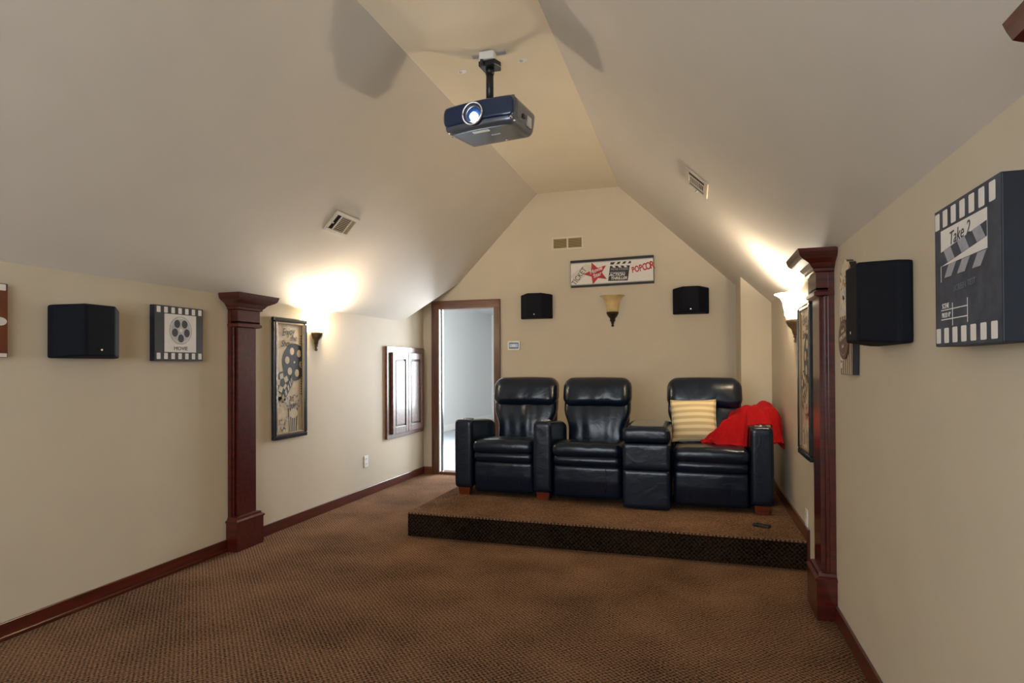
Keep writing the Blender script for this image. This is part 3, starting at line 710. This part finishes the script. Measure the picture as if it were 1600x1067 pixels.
pj = thing('projector', 'dark blue video projector with glowing lens hanging from the ceiling', 'projector', loc=(-1.215, 3.545, pz))
pj.rotation_euler = (math.radians(0), 0, math.radians(-8))
W_, D_, H_ = .248, .166, .088
def pshape(x, y, z, h):
    # bottom narrows towards the back, front edge bows out a little
    s = (z + h[2]) / (2 * h[2]); yy = (y + h[1]) / (2 * h[1])
    x2 = x * (1 - .10 * (1 - s) * (.3 + .7 * yy)) * (1 - .05 * abs(z / h[2]) ** 3); y2 = y - .02 * (1 - (x / h[0]) ** 2) * (1 - yy)
    z2 = z + (.022 * yy * (1 - s))
    return (x2, y2, z2)
softbox('body', (0, 0, 0), (W_ * 2, D_ * 2, H_ * 2), .035, PROJ, pj, (22, 16, 12), pshape)
def fshape(x, y, z, h): return (x * (1 - .07 * abs(z / h[2]) ** 3), y - .022 * (1 - (x / h[0]) ** 2), z)
softbox('front_panel', (0, -D_ + .003, .012), (W_ * 2 - .02, .03, .118), .012, PROJF, pj, (22, 4, 10), fshape)
lx, ly, lz = -.012, -D_ - .048, -.012
def discy(name, r0, y0, y1, mat, parent, r1=None, n=28):
    o = lathe(name, [(0, 0), (r0, 0), (r1 or r0, y1 - y0), (0, y1 - y0)], mat, parent, n); o.location = (lx, y0, lz); return o
ring = tube('lens_ring', [(lx + .066 * math.cos(a), ly - .004, lz + .066 * math.sin(a)) for a in (2 * math.pi * i / 36 for i in range(37))], .0035, PSILV, pj, 8)
l1 = lathe('lens_barrel', [(.064, .03), (.062, 0), (.05, .006), (.046, .014)], BLACKP, pj, 32); l1.location = (lx, ly, lz)
l2 = lathe('lens_glass', [(0, .016), (.024, .017), (.042, .020), (.05, .024)], GLASSL, pj, 28); l2.location = (lx, ly, lz)
l3 = lathe('lamp_glow', [(0, .0), (.013, .001), (.022, .006), (.024, .012)], LENSG, pj, 24); l3.location = (lx + .004, ly - .004, lz - .014)
b2('rating_label', (-.06, -.13, -H_ - .0005), (.05, -.105, -H_ + .003), WHITEPL, pj); b2('small_label', (.02, -.03, -H_ + .0055), (.08, -.022, -H_ + .012), PSILV, pj)
b2('side_label', (W_ - .014, .02, -.04), (W_ - .002, .08, .02), PSILV, pj, .002); b2('side_port', (W_ - .012, -.05, -.02), (W_ - .001, -.02, .005), BLACKP, pj, .002)
for x, y in ((.2, -.1), (-.2, -.1), (0, .12)): tube('adjuster_foot', [(x, y, H_ - .02), (x, y, H_ + .014)], .013, BLACKP, pj, 12)
tube('corner_screw', [(-.205, -.12, -H_ + .012), (-.205, -.12, -H_ - .002)], .008, CHROME, pj, 10); tube('corner_screw', [(.06, .11, -H_ + .03), (.06, .11, -H_ + .012)], .007, CHROME, pj, 10)
tube('corner_screw', [(W_ - .03, -D_ + .01, -.055), (W_ - .03, -D_ - .012, -.055)], .009, CHROME, pj, 10)

# ------------------------------------------------------------------ recliners
def wrinkle(seed, amp, fx, fz):
    rnd = random.Random(seed); ph = [(rnd.uniform(-1, 1), rnd.uniform(.5, 1.6), rnd.uniform(0, 6)) for _ in range(6)]
    return lambda x, z: amp * sum(math.sin(fx * f * x + fz * a * z + p) for a, f, p in ph) / 6
def seam(pts, parent, r=.0022): return tube('seam', pts, r, SEAM, parent, 6)
def arm(x0, x1, par, ox, label_cup=True):
    w = x1 - x0; cx = (x0 + x1) / 2 - ox; wr = wrinkle(int(x0 * 100), .002, 12, 8)
    def fn(x, y, z, h):
        yy = (y + h[1]) / (2 * h[1]); s = (z + h[2]) / (2 * h[2])
        z2 = z - s * (.055 * yy + .25 * max(0, yy - .84) ** 1.2) + .010 * math.cos(math.pi / 2 * min(1, abs(x) / h[0])) * s * (.3 + .7 * yy)
        x2 = x * (1 + .05 * math.sin(math.pi * s) * (1 - .3 * yy)) + wr(y, z)
        return (x2, y, z2)
    a = softbox('arm', (cx, .325, .065 + .295), (w, .67, .59), .028, LEATH, par, (12, 20, 18), fn)
    seam([(cx - w / 2 + .016, -.008, .09), (cx - w / 2 + .016, -.008, .60), (cx - w / 2 + .03, -.004, .634), (cx + w / 2 - .03, -.004, .634), (cx + w / 2 - .016, -.008, .60), (cx + w / 2 - .016, -.008, .09)], a, .0018)
    v = [(-.055, 0, .066), (.055, 0, .066), (.055, .08, .066), (-.055, .08, .066), (-.045, .012, 0), (.045, .012, 0), (.045, .07, 0), (-.045, .07, 0)]
    mesh_obj('wooden_foot', [(cx + p[0], .015 + p[1], p[2]) for p in v], [(0, 1, 2, 3), (4, 5, 6, 7), (0, 1, 5, 4), (1, 2, 6, 5), (2, 3, 7, 6), (3, 0, 4, 7)], FOOTW, a)
    o = lathe('cup_holder', [(.0, -.03), (.036, -.03), (.038, .004), (.046, .006), (.047, .0), (.047, -.02)], BLACKP, a, 24); o.rotation_euler = (math.radians(90), 0, 0); o.location = (cx, .13, .648)
    tube('cup_ring', [(cx + .043 * math.cos(q), .13 + .043 * math.sin(q), .655) for q in (2 * math.pi * i / 28 for i in range(29))], .003, CHROME, a, 6)
    return a
def recliner(x0, x1, yf, arms, label, seed, bx_=0, bw=.63):
    ox = (x0 + x1) / 2; w = x1 - x0 - .006
    t = thing('recliner', label, 'recliner', loc=(ox, yf, ZP), group='black leather theater recliners')
    w1, w2, w3 = wrinkle(seed, .006, 20, 26), wrinkle(seed + 1, .012, 34, 8), wrinkle(seed + 2, .009, 28, 22)
    b2('chassis', (-w / 2 + .01, .09, .02), (w / 2 - .01, .70, .36), BLACKP, t, .01)
    ft = softbox('footrest', (0, .07, .17), (w - .012, .12, .27), .03, LEATH, t, (24, 6, 16), lambda x, y, z, h: (x, y - .012 * math.cos(x / h[0] * 1.5) * (y < 0) + w1(x, z) * .4 + (.02 * max(0, -z / h[2]) if y < 0 else 0) + .006 * math.exp(-((abs(x) - w * .27) / .008) ** 2) * (y < 0), z))
    for s in (-1, 1): seam([(s * w * .27, .0 + .006, z_) for z_ in (.285, .25, .2, .15, .1)], ft, .0025)
    softbox('seat_roll', (0, .10, .345), (w - .008, .22, .098), .046, LEATH, t, (24, 8, 10), lambda x, y, z, h: (x, y - .014 * math.cos(x / h[0] * 1.5) * (y < 0), z + w1(x, y) * .5))
    def seatf(x, y, z, h):
        yy = (y + h[1]) / (2 * h[1]); s = z > 0
        d = (.022 * math.cos(x / h[0] * 1.45) * math.sin(math.pi * min(1, yy * 1.1 + .12)) + w2(x, y) * .45) * s - .035 * yy * s
        return (x, y - .016 * math.cos(x / h[0] * 1.5) * (y < 0), z + d)
    se = softbox('seat_cushion', (0, .30, .428), (w, .66, .115), .05, LEATH, t, (30, 24, 10), seatf)
    lean = .17
    def backf(x, y, z, h):
        s = (z + h[2]) / (2 * h[2])
        wv = w2(x, z * .5) * (y < 0) * (.5 + .8 * s)
        q_ = min(1, max(0, (s - .35) / .4)); x2 = x * (.84 + .16 * q_ * q_ * (3 - 2 * q_))
        return (x2 + bx_, y - .03 * math.cos(x / h[0] * 1.4) * math.sin(math.pi * s) * (y < 0) + wv + (z + h[2]) * lean, z)
    bk = softbox('backrest', (0, .68, .60), (bw * .97, .17, .46), .05, LEATH, t, (36, 8, 26), backf)
    seam([(bx_, .60 + (z_ - .37) * lean - .028 * math.sin(math.pi * (z_ - .37) / .46), z_) for z_ in (.42, .48, .54, .6, .66, .71, .74)], bk, .002)
    def headf(x, y, z, h):
        s = (z + h[2]) / (2 * h[2]); b = math.cos(x / h[0] * 1.25)
        wv = w3(x, z) * (y < 0) * (1.15 - .5 * s) * (1 if y < 0 else 0)
        return (x * (1 - .05 * (s - .35) ** 2) + bx_, y - .028 * b * math.sin(math.pi * (.15 + .7 * s)) * (y < 0) + wv + (z + h[2]) * .2, z + .012 * b * (s > .6) * (s - .6) * 2)
    softbox('headrest', (0, .715, .872), (bw, .22, .262), .085, LEATH, t, (36, 12, 22), headf)
    b2('back_shell', (-bw / 2 + .03 + bx_, .79, .1), (bw / 2 - .03 + bx_, .86, .9), BLACKP, t, .02)
    for a0, a1 in arms: arm(a0, a1, t, ox)
    return t
recliner(-1.855, -1.302, 4.88, [(-2.015, -1.857)], 'leftmost black leather recliner, nearest the doorway', 5, .01)
recliner(-1.145, -.562, 4.85, [(-1.300, -1.147)], 'middle black leather recliner, left of the storage console', 21, -.02)
recliner(-.178, .390, 4.82, [(.392, .552)], 'rightmost black leather recliner holding the cushion and red throw', 40, -.035)
t = thing('storage_console', 'black leather storage console between middle and right recliners', 'console', loc=(-.37, 4.745, ZP))
cw = .362
softbox('lower_front', (0, .10, .158), (cw, .2, .30), .022, LEATH, t, (14, 8, 12)); softbox('upper_front', (0, .10, .412), (cw, .2, .21), .022, LEATH, t, (14, 8, 10))
b2('cabinet_body', (-cw / 2 + .005, .1, .01), (cw / 2 - .005, .64, .53), BLACKP, t, .008)
softbox('lid', (0, .33, .575), (cw + .008, .68, .112), .035, LEATH, t, (16, 20, 8), lambda x, y, z, h: (x, y, z + .010 * math.cos(x / h[0] * 1.5) * (z > 0)))
prism('lid_tray', rrect(-.14, .03, .14, .60, .03), .628, .645, BLACKP, t, .006); prism('tray_inlay', rrect(-.125, .05, .125, .58, .025), .6445, .648, plain('tray_grey', (.10, .11, .12, 1), .2, coat=.6), t)

# ------------------------------------------------------------------ cushion, throw, remote
t = thing('throw_cushion', 'cream and tan striped cushion leaning on the right recliner', 'cushion', frame4((-.015, 5.27, .838), (1, .04, .03), (-.03, .32, .95)))
def cushf(x, y, z, h):
    a, b = x / h[0], y / h[1]
    k = max(0, (1 - a * a)) ** .55 * max(0, (1 - b * b)) ** .55
    pinch = 1 - .07 * (1 - abs(a * b)) * 0 
    x2 = x * (1 - .06 * (1 - b * b)); y2 = y * (1 - .06 * (1 - a * a))
    return (x2, y2, math.copysign(.004 + .072 * k, z) + .004 * math.sin(18 * x + 9 * y))
softbox('cover', (0, 0, 0), (.36, .36, .02), .004, PILLOW, t, (26, 26, 2), cushf)
tube('piping_edge', [(x * (1 - .06 * (1 - (y / .18) ** 2)), y * (1 - .06 * (1 - (x / .185) ** 2)), .004 * math.sin(18 * x + 9 * y)) for x, y in [(-.185 + .37 * i / 12, -.18) for i in range(12)] + [(.185, -.18 + .36 * i / 12) for i in range(12)] + [(.185 - .37 * i / 12, .18) for i in range(12)] + [(-.185, .18 - .36 * i / 12) for i in range(13)]], .0035, PILLOW, t, 6)

t = thing('throw_blanket', 'bright red knitted throw draped over the right recliner arm', 'blanket', loc=(.40, 5.1, .64))
# cross profile over the seat, up to the arm and down outside
prof = [(.045, .686), (.10, .72), (.16, .775), (.22, .83), (.285, .885), (.35, .93), (.42, .945), (.49, .968), (.55, .975), (.60, .955), (.632, .90), (.640, .84), (.642, .77), (.640, .70)]
NS, NT = 130, 40
pts = []
def P_(s):
    f = s * (len(prof) - 1); i = min(int(f), len(prof) - 2); q = f - i
    return (prof[i][0] + (prof[i + 1][0] - prof[i][0]) * q, prof[i][1] + (prof[i + 1][1] - prof[i][1]) * q)
for i in range(NS + 1):
    for j in range(NT + 1):
        s, q = i / NS, j / NT
        x, z = P_(s)
        fold = .012 * math.sin(s * 26 + 5 * q) + .013 * math.sin(s * 11 - 7 * q + 1) + .005 * math.sin(s * 75 + 9 * q)
        yb = 5.11 + .37 * min(1, max(0, (s - .17) / .16)); yfr = 5.02 + .04 * math.sin(s * 9) - .03 * s
        y = yfr + (yb - yfr) * q
        base = .672 if x < .385 else (.83 if x < .56 else min(z, .70 + .2 * q))
        # the near edge falls down to the seat, or to the arm top
        k = min(1, q / .42); k = k * k * (3 - 2 * k)
        zz = base + (z - base) * k
        if x > .385 and x < .56: zz = max(zz, .842 - .05 * q)
        zz += fold * (.3 + .7 * k); y += fold * .6 * (1 - k); x2 = x + .010 * math.sin(s * 14 + 6 * q) * k
        if s > .74: x2 = min(.664, x2 + .006 * math.sin(q * 30)); y += .01 * math.sin(q * 9)
        zz = max(zz, .672) if x < .38 else zz
        pts.append((x2 - .40, y - 5.1, zz - .64))
fc = [(i * (NT + 1) + j, (i + 1) * (NT + 1) + j, (i + 1) * (NT + 1) + j + 1, i * (NT + 1) + j + 1) for i in range(NS) for j in range(NT)]
o = mesh_obj('knit_cloth', pts, fc, REDK, t, True)
md = o.modifiers.new('thick', 'SOLIDIFY'); md.thickness = .008; md.offset = 0
for i in range(9):
    s = .80 + .02 * i; q = .05 + .1 * i
    tube('fringe', [(.242 + .002 * (i % 2), -.12 + .05 * i, .065), (.244, -.118 + .05 * i, .04), (.240, -.122 + .05 * i, .018)], .004, REDK, t, 6)

t = thing('remote_control', 'small black remote lying on the platform carpet by the front edge', 'remote', loc=(.432, 4.483, ZP))
t.rotation_euler = (0, 0, math.radians(-28))
bm = bmesh.new(); boxb(bm, (0, 0, .009), (.115, .05, .018), .006, 3); part('case', bm, BLACKP, t)
for i in range(3): b2('button', (-.035 + .025 * i, -.008, .017), (-.023 + .025 * i, .008, .0195), SEAM, t, .001)
